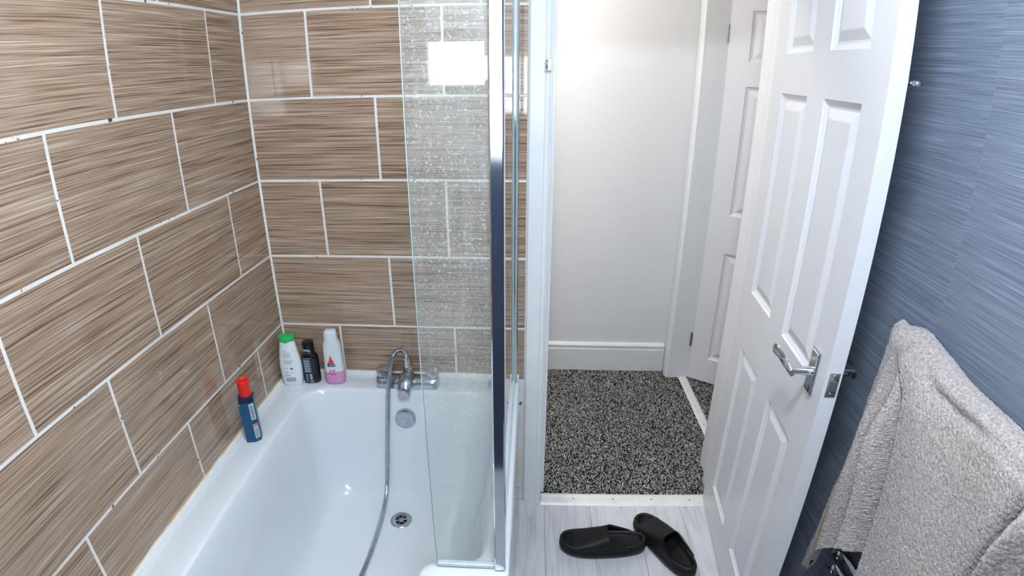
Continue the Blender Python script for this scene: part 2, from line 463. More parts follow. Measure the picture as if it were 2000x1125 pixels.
# --- hall
struct('floor_hall', [((-0.6, 0.028, -0.1), (1.700, 1.16, -0.006))], 'carpet_far', 'dark carpeted hall floor beyond the doorway')
struct('floor_room', [((1.700, 0.0, -0.1), (3.4, 2.6, -0.006))], 'carpet_far', 'dark carpeted floor of the room beyond the hall')
struct('wall_hall_far', [((-0.6, 1.034, 0.0), (1.635, 1.16, H))], 'hall_wall', 'plain off-white hall wall facing the doorway')
struct('wall_hall_end', [((-0.7, 0.0, 0.0), (-0.6, 1.16, H))], 'hall_wall', 'off-white end wall of the hall')
struct('wall_hall_right', [((1.635, 0.115, 0.0), (1.735, 0.235, H)), ((1.635, 0.235, 2.02), (1.735, 0.985, H)), ((1.635, 0.985, 0.0), (1.735, 1.16, H))],
       'hall_wall', 'off-white hall wall holding the second door')
struct('wall_room_far', [((1.735, 2.5, 0.0), (3.4, 2.6, H))], 'hall_wall', 'far wall of the room beyond the hall')
struct('wall_room_right', [((3.3, 0.0, 0.0), (3.4, 2.5, H))], 'hall_wall', 'side wall of the room beyond the hall')
struct('wall_room_near', [((1.84, 0.0, 0.0), (3.4, 0.115, H))], 'hall_wall', 'near wall of the room beyond the hall')
struct('wall_room_left', [((1.635, 1.16, 0.0), (1.735, 2.6, H))], 'hall_wall', 'short wall of the room beside the hall end')
# skirting board with a moulded top
prof = [(1.034, 0.0), (1.016, 0.0), (1.016, 0.132), (1.019, 0.138), (1.019, 0.143), (1.0165, 0.148), (1.0165, 0.156), (1.021, 0.163), (1.028, 0.168), (1.034, 0.169)]
sk = link('baseboard_hall', loft_mesh('baseboard_hall', [[(x, y, z) for y, z in prof] for x in (-0.6, 1.612)]), 'gloss_wall')
tag(sk, 'white painted skirting board along the hall wall', kind='structure')
# bathroom door frame: architrave, lining, stop
def arch_prof(w, t):   # local: a along width, b outwards
    return [(0, 0), (0, t * 0.7), (0.006, t), (w * 0.72, t), (w * 0.76, t * 0.8), (w * 0.93, t * 0.72), (w, t * 0.5), (w, 0)]
ar = [(0.850 + a, 0.0022 - b) for a, b in arch_prof(0.066, 0.020)]
tag(link('trim_1', loft_mesh('trim_1', [[(x, y, z) for x, y in ar] for z in (0.0, 2.06)]), 'gloss_wall'), 'white painted architrave between the tiled wall and the doorway', kind='structure')
ar = [(1.69 - a, 0.0022 - b) for a, b in arch_prof(0.066, 0.014)]
tag(link('trim_2', loft_mesh('trim_2', [[(x, y, z) for x, y in ar] for z in (0.0, 2.06)]), 'gloss_wall'), 'white painted architrave on the hinge side of the doorway', kind='structure')
struct('trim_3', [((0.9165, -0.018, 2.0), (1.623, 0.0022, 2.06))], 'gloss_wall', 'white painted architrave over the doorway', 0.003)
struct('trim_4', [((0.906, -0.006, 0.0), (0.9195, 0.118, 2.0)), ((0.9195, 0.042, 0.0), (0.932, 0.118, 1.99))], 'gloss', 'white painted door lining and stop on the latch side', 0.0015)
struct('trim_5', [((1.607, 0.0, 0.0), (1.625, 0.118, 2.0)), ((1.595, 0.062, 0.0), (1.607, 0.118, 1.99))], 'gloss', 'white painted door lining on the hinge side', 0.0015)
struct('trim_6', [((0.9195, 0.0, 1.99), (1.607, 0.118, 2.03))], 'gloss', 'white painted head lining over the doorway', 0.0015)
# second doorway: architraves and lining
ar = [(1.635 - b, 1.012 - a) for a, b in arch_prof(0.062, 0.020)]
tag(link('trim_7', loft_mesh('trim_7', [[(x, y, z) for x, y in ar] for z in (0.0, 2.05)]), 'gloss'), 'white architrave in the hall corner beside the second door', kind='structure')
struct('trim_8', [((1.635, 0.950, 0.0), (1.738, 0.985, 2.02))], 'gloss', 'white lining on the hinge side of the second doorway', 0.0015)
struct('trim_9', [((1.635, 0.235, 0.0), (1.738, 0.262, 2.02)), ((1.635, 0.262, 1.99), (1.738, 0.950, 2.02))], 'gloss', 'white lining on the latch side and head of the second doorway', 0.0015)
struct('trim_10', [((1.617, 0.17, 0.0), (1.635, 0.24, 2.05)), ((1.617, 0.24, 1.99), (1.635, 0.95, 2.05))], 'gloss', 'white architrave over the second doorway', 0.002)
# threshold strips with screws
def threshold(name, lo, hi, prof_axis, label, screws):
    t = thing(name, ((lo[0] + hi[0]) / 2, (lo[1] + hi[1]) / 2, 0.0), label, 'threshold strip')
    cx, cy = t.location.x, t.location.y
    w = (hi[1] - lo[1]) if prof_axis == 'y' else (hi[0] - lo[0])
    P = [(-w / 2, -0.004), (-w / 2, 0.001), (-w / 2 + 0.008, 0.006), (-w / 6, 0.008), (-w / 6 + 0.002, 0.0068), (w / 6, 0.0068), (w / 6 + 0.002, 0.008), (w / 2 - 0.008, 0.0065), (w / 2, 0.002), (w / 2, -0.004)]
    if prof_axis == 'y':
        rings = [[(x - cx, a, z) for a, z in P] for x in np.linspace(lo[0], hi[0], 5)]
    else:
        rings = [[(a, y - cy, z) for a, z in P] for y in np.linspace(lo[1], hi[1], 5)]
    link('strip', loft_mesh('strip', rings), 'strip', t)
    for sx, sy in screws:
        revolve('screw', [(0.0001, 0.0082), (0.0030, 0.0082), (0.0042, 0.0066), (0.0042, 0.004)], 'steel', t, 12, (sx - cx, sy - cy, 0))
    return t
threshold('threshold_strip', (0.921, -0.030, 0), (1.580, 0.035, 0), 'y', 'white metal threshold strip with four screws under the bathroom doorway', [(1.05, 0.003), (1.206, 0.003), (1.359, 0.002), (1.512, 0.0)])
threshold('threshold_strip', (1.690, 0.264, 0), (1.736, 0.949, 0), 'x', 'white metal threshold strip running under the second door across the carpet', [(1.707, 0.812), (1.708, 0.664), (1.709, 0.504), (1.709, 0.35)])

# carpet pile: loops of yarn, black with light grey flecks (nobody could count them)
def pile(name, x0, x1, y0, y1, n, label):
    xs = rng.uniform(x0, x1, n); ys = rng.uniform(y0, y1, n)
    ang = rng.uniform(0, 2 * math.pi, n); ln = rng.uniform(0.0022, 0.0046, n); wd = rng.uniform(0.0008, 0.0014, n)
    ht = rng.uniform(0.0035, 0.0078, n)
    sh = np.where(rng.random(n) < 0.60, rng.uniform(0, 0.40, n), rng.uniform(0.52, 1.0, n))
    ca, sa = np.cos(ang), np.sin(ang)
    bend = rng.uniform(-0.0025, 0.0025, n)
    V = []
    for k, (t, hh) in enumerate(((-1.0, 0.0), (-0.4, 0.95), (0.4, 0.95), (1.0, 0.0))):
        cx = xs + ca * ln * t - sa * bend * (1 - t * t); cy = ys + sa * ln * t + ca * bend * (1 - t * t)
        z = -0.006 + ht * hh
        for q, dz in ((-1, -0.0006), (0, 0.0009), (1, -0.0006)):
            V.append(np.stack([cx - sa * wd * q, cy + ca * wd * q, z + dz], 1))
    V = np.stack(V, 1).reshape(-1, 3)
    F = []
    for k in range(3):
        for q in range(2):
            a = k * 3 + q; F.append((a, a + 1, a + 4, a + 3))
    F = np.array(F); F = (F[None] + (np.arange(n) * 12)[:, None, None]).reshape(-1, 4)
    me = bpy.data.meshes.new(name)
    me.vertices.add(len(V)); me.vertices.foreach_set('co', V.ravel())
    me.loops.add(F.size); me.loops.foreach_set('vertex_index', F.ravel().astype(np.int32))
    me.polygons.add(len(F)); me.polygons.foreach_set('loop_start', np.arange(0, F.size, 4, dtype=np.int32))
    me.update(calc_edges=True)
    at = me.attributes.new('shade', 'FLOAT', 'POINT'); at.data.foreach_set('value', np.repeat(sh, 12).astype(np.float32))
    return tag(link(name, me, 'pile'), label, 'carpet', kind='stuff')
pile('hall_carpet', 0.935, 1.689, 0.036, 1.016, 84000, 'black and grey loop pile carpet in the hall')
pile('room_carpet', 1.737, 2.05, 0.25, 1.05, 20000, 'black and grey loop pile carpet beyond the second threshold')

# ================================================================== SIX-PANEL DOORS
def six_panel_door(name, w, t, origin, rotz, label, stile, mull, panel_mat='door'):
    d = thing(name, origin, label, 'door', rotz)
    pwid = (w - 2 * stile - mull) / 2
    xc = [0, stile, stile + pwid, stile + pwid + mull, w - stile, w]
    zb, zt = 0.010, 1.985
    zc = [zb, 0.150, 0.742, 0.932, 1.530, 1.636, 1.856, zt]
    V, F = [], []
    def vid(x, y, z): V.append((x, y, z)); return len(V) - 1
    for y, flip in ((0.0, False), (t, True)):
        for i in range(5):
            for j in range(7):
                if i in (1, 3) and j in (1, 3, 5): continue
                q = [vid(xc[i], y, zc[j]), vid(xc[i + 1], y, zc[j]), vid(xc[i + 1], y, zc[j + 1]), vid(xc[i], y, zc[j + 1])]
                F.append(tuple(reversed(q)) if flip else tuple(q))
    for (a, b) in (((w, 0), (w, t)), ((0, t), (0, 0))):
        q = [vid(a[0], a[1], zb), vid(a[0], a[1], zt), vid(b[0], b[1], zt), vid(b[0], b[1], zb)]; F.append(tuple(q))
    for z in (zb, zt):
        F.append(tuple(vid(x, y, z) for x, y in ((0, 0), (w, 0), (w, t), (0, t))))
    me = pydata('leaf', V, F)
    bm = bmesh.new(); bm.from_mesh(me); bmesh.ops.remove_doubles(bm, verts=bm.verts[:], dist=1e-5)
    bmesh.ops.recalc_face_normals(bm, faces=bm.faces[:]); bm.to_mesh(me); bm.free()
    link('leaf', me, panel_mat, d)
    steps = [(0.0, 0.0), (0.004, 0.0045), (0.010, 0.0075), (0.013, 0.0095), (0.019, 0.0095), (0.040, 0.0025), (0.043, 0.002)]
    for i in (1, 3):
        for j in (1, 3, 5):
            PV, PF = [], []
            for side in (0, 1):
                base = len(PV)
                for ins, dep in steps:
                    y = dep if side == 0 else t - dep
                    PV += [(xc[i] + ins, y, zc[j] + ins), (xc[i + 1] - ins, y, zc[j] + ins), (xc[i + 1] - ins, y, zc[j + 1] - ins), (xc[i] + ins, y, zc[j + 1] - ins)]
                for s in range(len(steps) - 1):
                    for k in range(4):
                        a = base + s * 4 + k; b = base + s * 4 + (k + 1) % 4
                        q = (a, b, b + 4, a + 4); PF.append(q if side == 0 else tuple(reversed(q)))
                e = base + (len(steps) - 1) * 4
                q = (e, e + 1, e + 2, e + 3); PF.append(q if side == 0 else tuple(reversed(q)))
            link('panel', pydata('panel', PV, PF), panel_mat, d)
    return d

A1 = math.radians(5.5)
D1 = six_panel_door('door_1', 0.681, 0.036, (1.566, 0.0115, 0.0), -math.pi / 2 - A1, 'white six-panel bathroom door standing open with chrome lever handle', 0.094, 0.105)
# lever handles on both faces, local frame: x along the door, -y towards the viewer's face
def lever(parent, side):
    s = -1 if side == 'front' else 1
    y0 = 0.0 if side == 'front' else 0.036
    hx, hz = 0.622, 0.955
    h = link('handle', boxes_mesh('handle', [((hx - 0.020, min(y0, y0 + s * 0.006), hz - 0.054), (hx + 0.020, max(y0, y0 + s * 0.006), hz + 0.054))], 0.002, 2), 'chrome', parent)
    link('backplate_rim', boxes_mesh('backplate_rim', [((hx - 0.0165, min(y0 + s * 0.006, y0 + s * 0.008), hz - 0.050), (hx + 0.0165, max(y0 + s * 0.006, y0 + s * 0.008), hz + 0.050))], 0.001, 1), 'chrome', h)
    tube('stem', [(hx, y0 + s * 0.006, hz), (hx, y0 + s * 0.030, hz), (hx, y0 + s * 0.056, hz)], lambda i, n: 0.0095 if i else 0.011, 'chrome', h, 16)
    # curved flat lever going towards the hinge with a scrolled end
    pts = catmull([(hx + 0.010, y0 + s * 0.053, hz - 0.002), (hx - 0.012, y0 + s * 0.054, hz), (hx - 0.034, y0 + s * 0.052, hz - 0.003), (hx - 0.054, y0 + s * 0.055, hz + 0.002), (hx - 0.070, y0 + s * 0.063, hz + 0.010), (hx - 0.082, y0 + s * 0.068, hz + 0.013)], 6)
    rings = []
    for i, p in enumerate(pts):
        f = i / (len(pts) - 1); a = 0.009 + 0.004 * math.sin(f * math.pi) + (0.003 if f > 0.8 else 0); b = 0.0065 - 0.002 * f
        rings.append([(p.x, p.y + b * math.cos(q), p.z + a * math.sin(q)) for q in np.linspace(0, 2 * math.pi, 14, endpoint=False)])
    sharp(link('lever', loft_mesh('lever', rings), 'chrome', h))
    for dz in (-0.042, 0.042):
        revolve('screw', [(0.0001, 0), (0.003, 0), (0.0035, 0.001)], 'steel', h, 10, (hx, y0 + s * 0.0085, hz + dz), 'y')
    return h
lever(D1, 'front'); lever(D1, 'back')
w1 = 0.681
lp = box('latch_plate', (w1, 0.007, 0.955 - 0.030), (w1 + 0.0015, 0.031, 0.955 + 0.030), 'chrome', D1, 0.0006)
me = loft_mesh('latch_bolt', [[(w1 + 0.001, 0.013, 0.945), (w1 + 0.001, 0.025, 0.945), (w1 + 0.010, 0.025, 0.945), (w1 + 0.003, 0.013, 0.945)], [(w1 + 0.001, 0.013, 0.966), (w1 + 0.001, 0.025, 0.966), (w1 + 0.010, 0.025, 0.966), (w1 + 0.003, 0.013, 0.966)]])
link('latch_bolt', me, 'steel', lp)
for dz in (-0.022, 0.022): revolve('screw', [(0.0001, 0.0026), (0.003, 0.0026), (0.0042, 0.0010)], 'steel', lp, 10, (w1, 0.019, 0.955 + dz), 'x')
# small slide bolt on the back near the edge
sb = box('slide_bolt', (w1 - 0.075, 0.036, 1.562), (w1 - 0.004, 0.040, 1.592), 'chrome', D1, 0.001)
tube('bolt_rod', [(w1 - 0.07, 0.046, 1.577), (w1 + 0.004, 0.046, 1.577)], 0.005, 'chrome', sb, 12)
revolve('bolt_knob', [(0.0001, 0.022), (0.005, 0.021), (0.006, 0.016), (0.003, 0.012), (0.003, 0)], 'chrome', sb, 14, (w1 - 0.012, 0.044, 1.577), 'y')
for z in (0.24, 1.76):
    hg = box('hinge', (-0.002, 0.006, z - 0.038), (0.001, 0.034, z + 0.038), 'chrome', D1, 0.0004)
    tube('knuckle', [(-0.004, 0.041, z - 0.038), (-0.004, 0.041, z + 0.038)], 0.005, 'chrome', hg, 12)
# keeper for the bolt on the frame
kp = thing('bolt_keeper', (0.905, -0.020, 1.586), 'small chrome bolt keeper screwed to the white architrave', 'door hardware')
link('plate', boxes_mesh('plate', [((-0.010, -0.003, -0.016), (0.010, 0.0, 0.016))], 0.0008), 'steel', kp)
tube('hoop', catmull([(-0.004, -0.003, 0.011), (-0.004, -0.014, 0.009), (-0.004, -0.017, 0.0), (-0.004, -0.014, -0.009), (-0.004, -0.003, -0.011)], 6), 0.0035, 'steel', kp, 8)

D2 = six_panel_door('door_2', 0.681, 0.036, (1.735, 0.944, 0.0), math.atan2(-0.54, 0.84), 'white six-panel door ajar into the room off the hall', 0.096, 0.105)
for z in (0.242, 1.758):
    hg = box('hinge', (-0.014, -0.001, z - 0.040), (0.001, 0.0015, z + 0.040), 'steel', D2, 0.0004)
    tube('knuckle', [(-0.006, -0.003, z - 0.040), (-0.006, -0.003, z + 0.040)], 0.0045, 'steel', hg, 12)

# ================================================================== BATH
BZ = 0.557
bath = thing('bath', (0.4, -0.6, 0.0), 'white L-shaped acrylic shower bath along the brown tiles', 'bathtub')
OX, OY = 0.4, -0.6
outer = [(0.002, -1.69), (0.70, -1.69), (0.70, -0.845), (0.832, -0.845), (0.832, -0.002), (0.002, -0.002)]
inner = [(0.112, -1.60), (0.625, -1.60), (0.632, -0.792), (0.770, -0.788), (0.768, -0.104), (0.108, -0.104)]
floor_ = [(0.215, -1.32), (0.565, -1.32), (0.572, -0.700), (0.672, -0.690), (0.676, -0.215), (0.190, -0.215)]
ro = [0.02, 0.03, 0.02, 0.03, 0.012, 0.012]; ri = [0.12, 0.10, 0.035, 0.05, 0.075, 0.085]; rf = [0.11, 0.09, 0.05, 0.06, 0.09, 0.10]
def ring(pts, rads, z): return [(x - OX, y - OY, z) for x, y in round_poly(pts, rads, 9)]
def inset(pts, d):
    n = len(pts); out = []
    for i in range(n):
        p0, p1, p2 = (Vector(pts[(i - 1) % n]), Vector(pts[i]), Vector(pts[(i + 1) % n]))
        e1 = (p1 - p0).normalized(); e2 = (p2 - p1).normalized()
        n1 = Vector((-e1.y, e1.x)); n2 = Vector((-e2.y, e2.x))
        k = 1 + n1.dot(n2); out.append(tuple(p1 + (n1 + n2) * d / k))
    return out
def lerp_pts(a, b, t): return [((1 - t) * p[0] + t * q[0], (1 - t) * p[1] + t * q[1]) for p, q in zip(a, b)]
rings = [ring(inset(outer, 0.012), ro, 0.515), ring(outer, ro, 0.515), ring(outer, ro, BZ - 0.010), ring(inset(outer, 0.003), ro, BZ - 0.003), ring(inset(outer, 0.010), ro, BZ)]
rings += [ring(inset(inner, -0.014), ri, BZ), ring(inset(inner, -0.005), ri, BZ - 0.002), ring(inner, ri, BZ - 0.010)]
for t, z in ((0.10, 0.50), (0.22, 0.42), (0.36, 0.33), (0.50, 0.26), (0.62, 0.220), (0.78, 0.190), (0.92, 0.176), (1.06, 0.1705)):
    rings.append(ring(lerp_pts(inner, floor_, t), [a * (1 - t) + b * t for a, b in zip(ri, rf)], z))
rings.append(ring(inset(floor_, 0.04), [r * 0.8 for r in rf], 0.169))
tub = sharp(link('tub', loft_mesh('tub', rings, cap0=False), 'acrylic', bath), 60)
# raised upstand along the two tiled walls
link('upstand', boxes_mesh('upstand', [((0.002 - OX, -1.69 - OY, BZ - 0.002), (0.020 - OX, -0.020 - OY, BZ + 0.004)), ((0.002 - OX, -0.020 - OY, BZ - 0.002), (0.830 - OX, -0.002 - OY, BZ + 0.004))], 0.002, 2), 'acrylic', tub)
link('side_panel', boxes_mesh('side_panel', [((0.815 - OX, -0.835 - OY, 0.002), (0.826 - OX, -0.004 - OY, 0.517)), ((0.690 - OX, -0.840 - OY, 0.002), (0.826 - OX, -0.829 - OY, 0.517)), ((0.684 - OX, -1.68 - OY, 0.002), (0.695 - OX, -0.830 - OY, 0.517))], 0.002), 'acrylic', bath)
# waste
wst = revolve('waste', [(0.010, -0.004), (0.0195, -0.003), (0.021, 0.0005), (0.025, 0.0022), (0.034, 0.0024), (0.0365, 0.0)], 'dull_chrome', bath, 36, (0.445 - OX, -0.300 - OY, 0.1695))
revolve('drain_hole', [(0.0001, 0.0004), (0.0203, 0.0004), (0.0204, -0.003)], 'black_hole', wst, 28, (0.445 - OX, -0.300 - OY, 0.1695))  # black disc, its colour standing for shade inside the drain; tub is uncut
for a in range(3):
    t = math.pi * a / 3 + 0.3; c, s = math.cos(t) * 0.020, math.sin(t) * 0.020
    tube('drain_bar', [(0.445 - OX - c, -0.3 - OY - s, 0.1703), (0.445 - OX + c, -0.3 - OY + s, 0.1703)], 0.0015, 'steel', wst, 8)
revolve('drain_boss', [(0.0001, 0.0032), (0.006, 0.003), (0.0085, 0.001)], 'steel', wst, 16, (0.445 - OX, -0.300 - OY, 0.1695))
# overflow knob
ov = revolve('overflow', [(0.0001, -0.024), (0.026, -0.0235), (0.0335, -0.021), (0.0355, -0.016), (0.0355, -0.004), (0.030, 0.004)], 'dull_chrome', bath, 40, (0.447 - OX, -0.112 - OY, 0.462), 'y')
sv = boxes_mesh('overflow_slot', [((0.425 - OX, -0.134 - OY, 0.4845), (0.469 - OX, -0.124 - OY, 0.4885))], 0.001); link('overflow_slot', sv, 'chrome', ov)

# sealant bead between bath and tiles, yellowed along the tile edge on the left
P = [(0.0, 0.0), (0.012, 0.0), (0.009, 0.006), (0.004, 0.011), (0.0, 0.013)]
b1 = loft_mesh('trim_11', [[(a, y, BZ + 0.003 + b) for a, b in P] for y in np.linspace(-1.69, -0.001, 30)])
tag(link('trim_11', b1, 'sealant'), 'white sealant bead along the left tiles above the bath', kind='structure')
b2 = loft_mesh('trim_12', [[(x, -a, BZ + 0.003 + b) for a, b in P] for x in np.linspace(0.001, 0.83, 20)])
tag(link('trim_12', b2, 'sealant'), 'white sealant bead along the back tiles above the bath', kind='structure')
b3 = loft_mesh('trim_13', [[(0.0002, y, BZ + 0.014 + q), (0.0022, y, BZ + 0.014 + q * 0.6), (0.0012, y, BZ + 0.0175 + q), (0.0002, y, BZ + 0.018 + q)] for y, q in zip(np.linspace(-1.69, -0.004, 60), 0.002 * rng.random(60))])
tag(link('trim_13', b3, 'stain'), 'yellow stained edge of the sealant on the left tiles', kind='structure')

# ================================================================== BATH SCREEN
scr = thing('bath_screen', (0.812, -0.81, BZ + 0.006), 'glass bath screen with chrome post and short return panel', 'bath screen')
SX, SY, SZ = 0.812, -0.81, BZ + 0.006
ST = 1.46
link('post', boxes_mesh('post', [((-0.0125, -0.006, 0.0), (0.0115, 0.022, ST))], 0.003, 2), 'chrome', scr)
link('glass_panel', boxes_mesh('glass_panel', [((-0.003, 0.020, 0.004), (0.003, -0.020 - SY, ST - 0.005))]), 'glass_main', scr)
link('return_panel', boxes_mesh('return_panel', [((0.672 - SX, 0.004, 0.004), (-0.010, 0.010, ST - 0.005))]), 'glass', scr)
link('panel_edge', boxes_mesh('panel_edge', [((0.6708 - SX, 0.0038, 0.004), (0.6720 - SX, 0.0102, ST - 0.005))]), 'glass_edge', scr)
link('bottom_seal', boxes_mesh('bottom_seal', [((0.672 - SX, 0.001, -0.003), (-0.012, 0.013, 0.008))], 0.002), 'seal', scr)
link('bottom_seal', boxes_mesh('bottom_seal', [((-0.006, 0.022, -0.003), (0.006, -0.03 - SY, 0.008))], 0.002), 'seal', scr)
ch = link('wall_channel', boxes_mesh('wall_channel', [((-0.013, -0.034 - SY, 0.0), (0.013, -0.001 - SY, ST))], 0.003, 2), 'chrome', scr)
tube('seal_bead', [(-0.006, -0.040 - SY, 0.004), (-0.006, -0.040 - SY, ST)], 0.004, 'seal', ch, 10)
tube('seal_bead', [(0.007, -0.038 - SY, 0.004), (0.007, -0.038 - SY, ST)], 0.003, 'glass_edge', ch, 10)

# ================================================================== MIXER TAP AND HOSE
TX, TY, TZ = 0.451, -0.062, BZ + 0.001
tap = thing('bath_mixer_tap', (TX, TY, TZ), 'chrome deck mixer tap with two faceted knobs on the back rim', 'tap')
rings = []
for x, s in ((-0.106, 0.55), (-0.104, 0.8), (-0.098, 0.95), (-0.08, 1.0), (-0.05, 0.93), (-0.02, 1.0), (0.02, 1.0), (0.05, 0.93), (0.08, 1.0), (0.098, 0.95), (0.104, 0.8), (0.106, 0.55)):
    hh = 0.036 * (0.75 + 0.25 * s); dd = 0.029 * s
    rings.append([(x, dd * c * (1.0 if z < 0.5 else 0.85), z * hh) for c, z in ((-1, 0.0), (-1, 0.45), (-0.9, 0.8), (-0.6, 1.0), (0.6, 1.0), (0.9, 0.8), (1, 0.45), (1, 0.0))])
sharp(link('body', loft_mesh('body', rings), 'dull_chrome', tap), 50)
for x in (-0.086, 0.086):
    k = revolve('knob', [(0.014, 0.026), (0.0145, 0.032), (0.021, 0.038), (0.0235, 0.052), (0.021, 0.062)], 'dull_chrome', tap, 8, (x, 0.0, 0.0), ang=5)
    revolve('knob_cap', [(0.0001, 0.0675), (0.012, 0.0670), (0.0195, 0.0640), (0.0215, 0.0595)], 'chrome', k, 24, (x, 0, 0))
# spout
rings = []
for y, z, a, b in ((0.016, 0.034, 0.022, 0.014), (-0.006, 0.041, 0.026, 0.018), (-0.024, 0.041, 0.0255, 0.0175), (-0.044, 0.034, 0.024, 0.016), (-0.060, 0.022, 0.0225, 0.0145), (-0.069, 0.010, 0.0205, 0.0125), (-0.072, -0.001, 0.018, 0.008)):
    rings.append([(a * math.cos(t), y - 0.35 * b * math.sin(t), z + b * math.sin(t)) for t in np.linspace(0, 2 * math.pi, 20, endpoint=False)])
sharp(link('spout', loft_mesh('spout', rings), 'dull_chrome', tap), 60)
revolve('diverter', [(0.016, 0.040), (0.016, 0.050), (0.0115, 0.053), (0.0115, 0.058), (0.0155, 0.060), (0.0155, 0.074), (0.012, 0.077), (0.0105, 0.084)], 'chrome', tap, 10, (0.0, 0.006, 0.0), ang=20)
# hose: ribbed, from the diverter over the rim and down into the tub
hp = [(TX, TY + 0.006, TZ + 0.080), (TX - 0.001, TY + 0.006, TZ + 0.098), (0.447, -0.059, 0.678), (0.437, -0.066, 0.6935), (0.421, -0.075, 0.692), (0.408, -0.087, 0.669), (0.400, -0.098, 0.625), (0.394, -0.110, 0.575), (0.390, -0.122, 0.52),
      (0.385, -0.135, 0.44), (0.380, -0.150, 0.36), (0.377, -0.172, 0.275), (0.377, -0.205, 0.215), (0.378, -0.265, 0.185), (0.381, -0.36, 0.179), (0.381, -0.45, 0.179), (0.376, -0.54, 0.179), (0.360, -0.66, 0.179), (0.335, -0.80, 0.179), (0.33, -0.95, 0.179)]
hpath = catmull(hp, 30)
hose = thing('shower_hose', tuple(hp[0]), 'ribbed silver shower hose looping from the tap into the tub', 'hose')
off = Vector(hp[0])
tube('hose', [p - off for p in hpath], lambda i, n: 0.0082 if i % 2 else 0.0073, 'dull_chrome', hose, 12, ang=80)
tube('hose_nut', [(0, 0, -0.012), (0, 0, 0.0), (0.0, 0.0, 0.014), (-0.001, 0.0, 0.024)], lambda i, n: (0.0125, 0.0125, 0.0110, 0.0092)[i], 'chrome', hose, 14)

# residue with a little stud on the rim by the screen
sc_ = thing('stopper_stud', (0.742, -0.045, BZ), 'small stud with translucent grey residue on the rim by the screen', 'bath fitting')
rings = []
for z, r in ((0.0, 0.021), (0.003, 0.019), (0.005, 0.012), (0.006, 0.003)):
    rings.append([((r * (1 + 0.22 * math.sin(3 * t + 1) + 0.12 * math.sin(7 * t))) * math.cos(t), 1.3 * (r * (1 + 0.2 * math.sin(2 * t) + 0.12 * math.cos(5 * t))) * math.sin(t), z) for t in np.linspace(0, 2 * math.pi, 36, endpoint=False)])
link('residue', loft_mesh('residue', rings), 'scum', sc_, True)
revolve('stud', [(0.003, 0.0), (0.003, 0.010), (0.005, 0.011), (0.005, 0.014), (0.0001, 0.015)], 'steel', sc_, 12, (0.004, 0.020, 0.002))

# ================================================================== BOTTLES
def sup(a, b, t, e=2.5):
    c, s = math.cos(t), math.sin(t)
    return (a * math.copysign(abs(c) ** (2 / e), c), b * math.copysign(abs(s) ** (2 / e), s))
class Bottle:
    def __init__(s, secs, e=2.5):           # secs: (z, half width, half depth, x shift)
        s.secs = secs; s.e = e
    def at(s, z):
        S = s.secs
        for p, q in zip(S[:-1], S[1:]):
            if p[0] <= z <= q[0] and q[0] > p[0]:
                f = (z - p[0]) / (q[0] - p[0]); return [p[i] * (1 - f) + q[i] * f for i in range(4)]
        return S[-1] if z > S[-1][0] else S[0]
    def mesh(s, name, z0=None, z1=None, n=40):
        S = [x for x in s.secs if (z0 is None or x[0] >= z0 - 1e-6) and (z1 is None or x[0] <= z1 + 1e-6)]
        if z0 is not None and S[0][0] > z0 + 1e-6: S = [s.at(z0)[:]] + S; S[0] = [z0] + list(S[0][1:])
        if z1 is not None and S[-1][0] < z1 - 1e-6: S = S + [[z1] + list(s.at(z1)[1:])]
        rings = []
        for z, a, b, sx in S:
            rings.append([(sup(a, b, t, s.e)[0] + sx, sup(a, b, t, s.e)[1], z) for t in np.linspace(0, 2 * math.pi, n, endpoint=False)])
        return loft_mesh(name, rings)
    def patch(s, name, rects, off=0.0004):
        """rects: (x0, x1, z0, z1) on the front (towards local -y), wrapped on the surface"""
        V, F = [], []
        for x0, x1, z0, z1 in rects:
            nx = max(2, int((x1 - x0) / 0.004) + 1); nz = max(2, int((z1 - z0) / 0.012) + 1); b0 = len(V)
            for z in np.linspace(z0, z1, nz):
                _, a, b, sx = s.at(z)
                for x in np.linspace(x0, x1, nx):
                    q = min(0.98, abs(x / a)); y = -b * (1 - q ** s.e) ** (1 / s.e)
                    V.append((x + sx, y - off, z))
            for i in range(nz - 1):
                for j in range(nx - 1):
                    k = b0 + i * nx + j; F.append((k, k + 1, k + 1 + nx, k + nx))
        return pydata(name, V, F)

# white shampoo bottle with green flip cap
B = Bottle([(0.0, 0.029, 0.016, 0), (0.003, 0.0315, 0.018, 0), (0.02, 0.0345, 0.020, 0), (0.05, 0.0375, 0.0215, 0), (0.08, 0.0375, 0.0215, 0), (0.11, 0.0345, 0.021, 0), (0.14, 0.0295, 0.0195, 0), (0.165, 0.0255, 0.018, 0), (0.172, 0.0245, 0.0175, 0)], 2.4)
t = thing('shampoo_bottle', (0.048, -0.080, BZ), 'white shampoo bottle with green cap in the tiled corner', 'bottle', math.radians(12))
body = sharp(link('body', B.mesh('body'), 'white_plastic', t), 50)
C = Bottle([(0.171, 0.0255, 0.0185, 0), (0.1725, 0.0265, 0.019, 0), (0.184, 0.0265, 0.019, 0), (0.188, 0.025, 0.018, 0), (0.1895, 0.02, 0.014, 0)], 2.3)
cap = sharp(link('cap', C.mesh('cap'), 'green_cap', t), 50)
sharp(link('cap_tab', boxes_mesh('cap_tab', [((-0.008, -0.021, 0.168), (0.008, -0.016, 0.176))], 0.002, 2), 'green_cap', cap))
rects = []
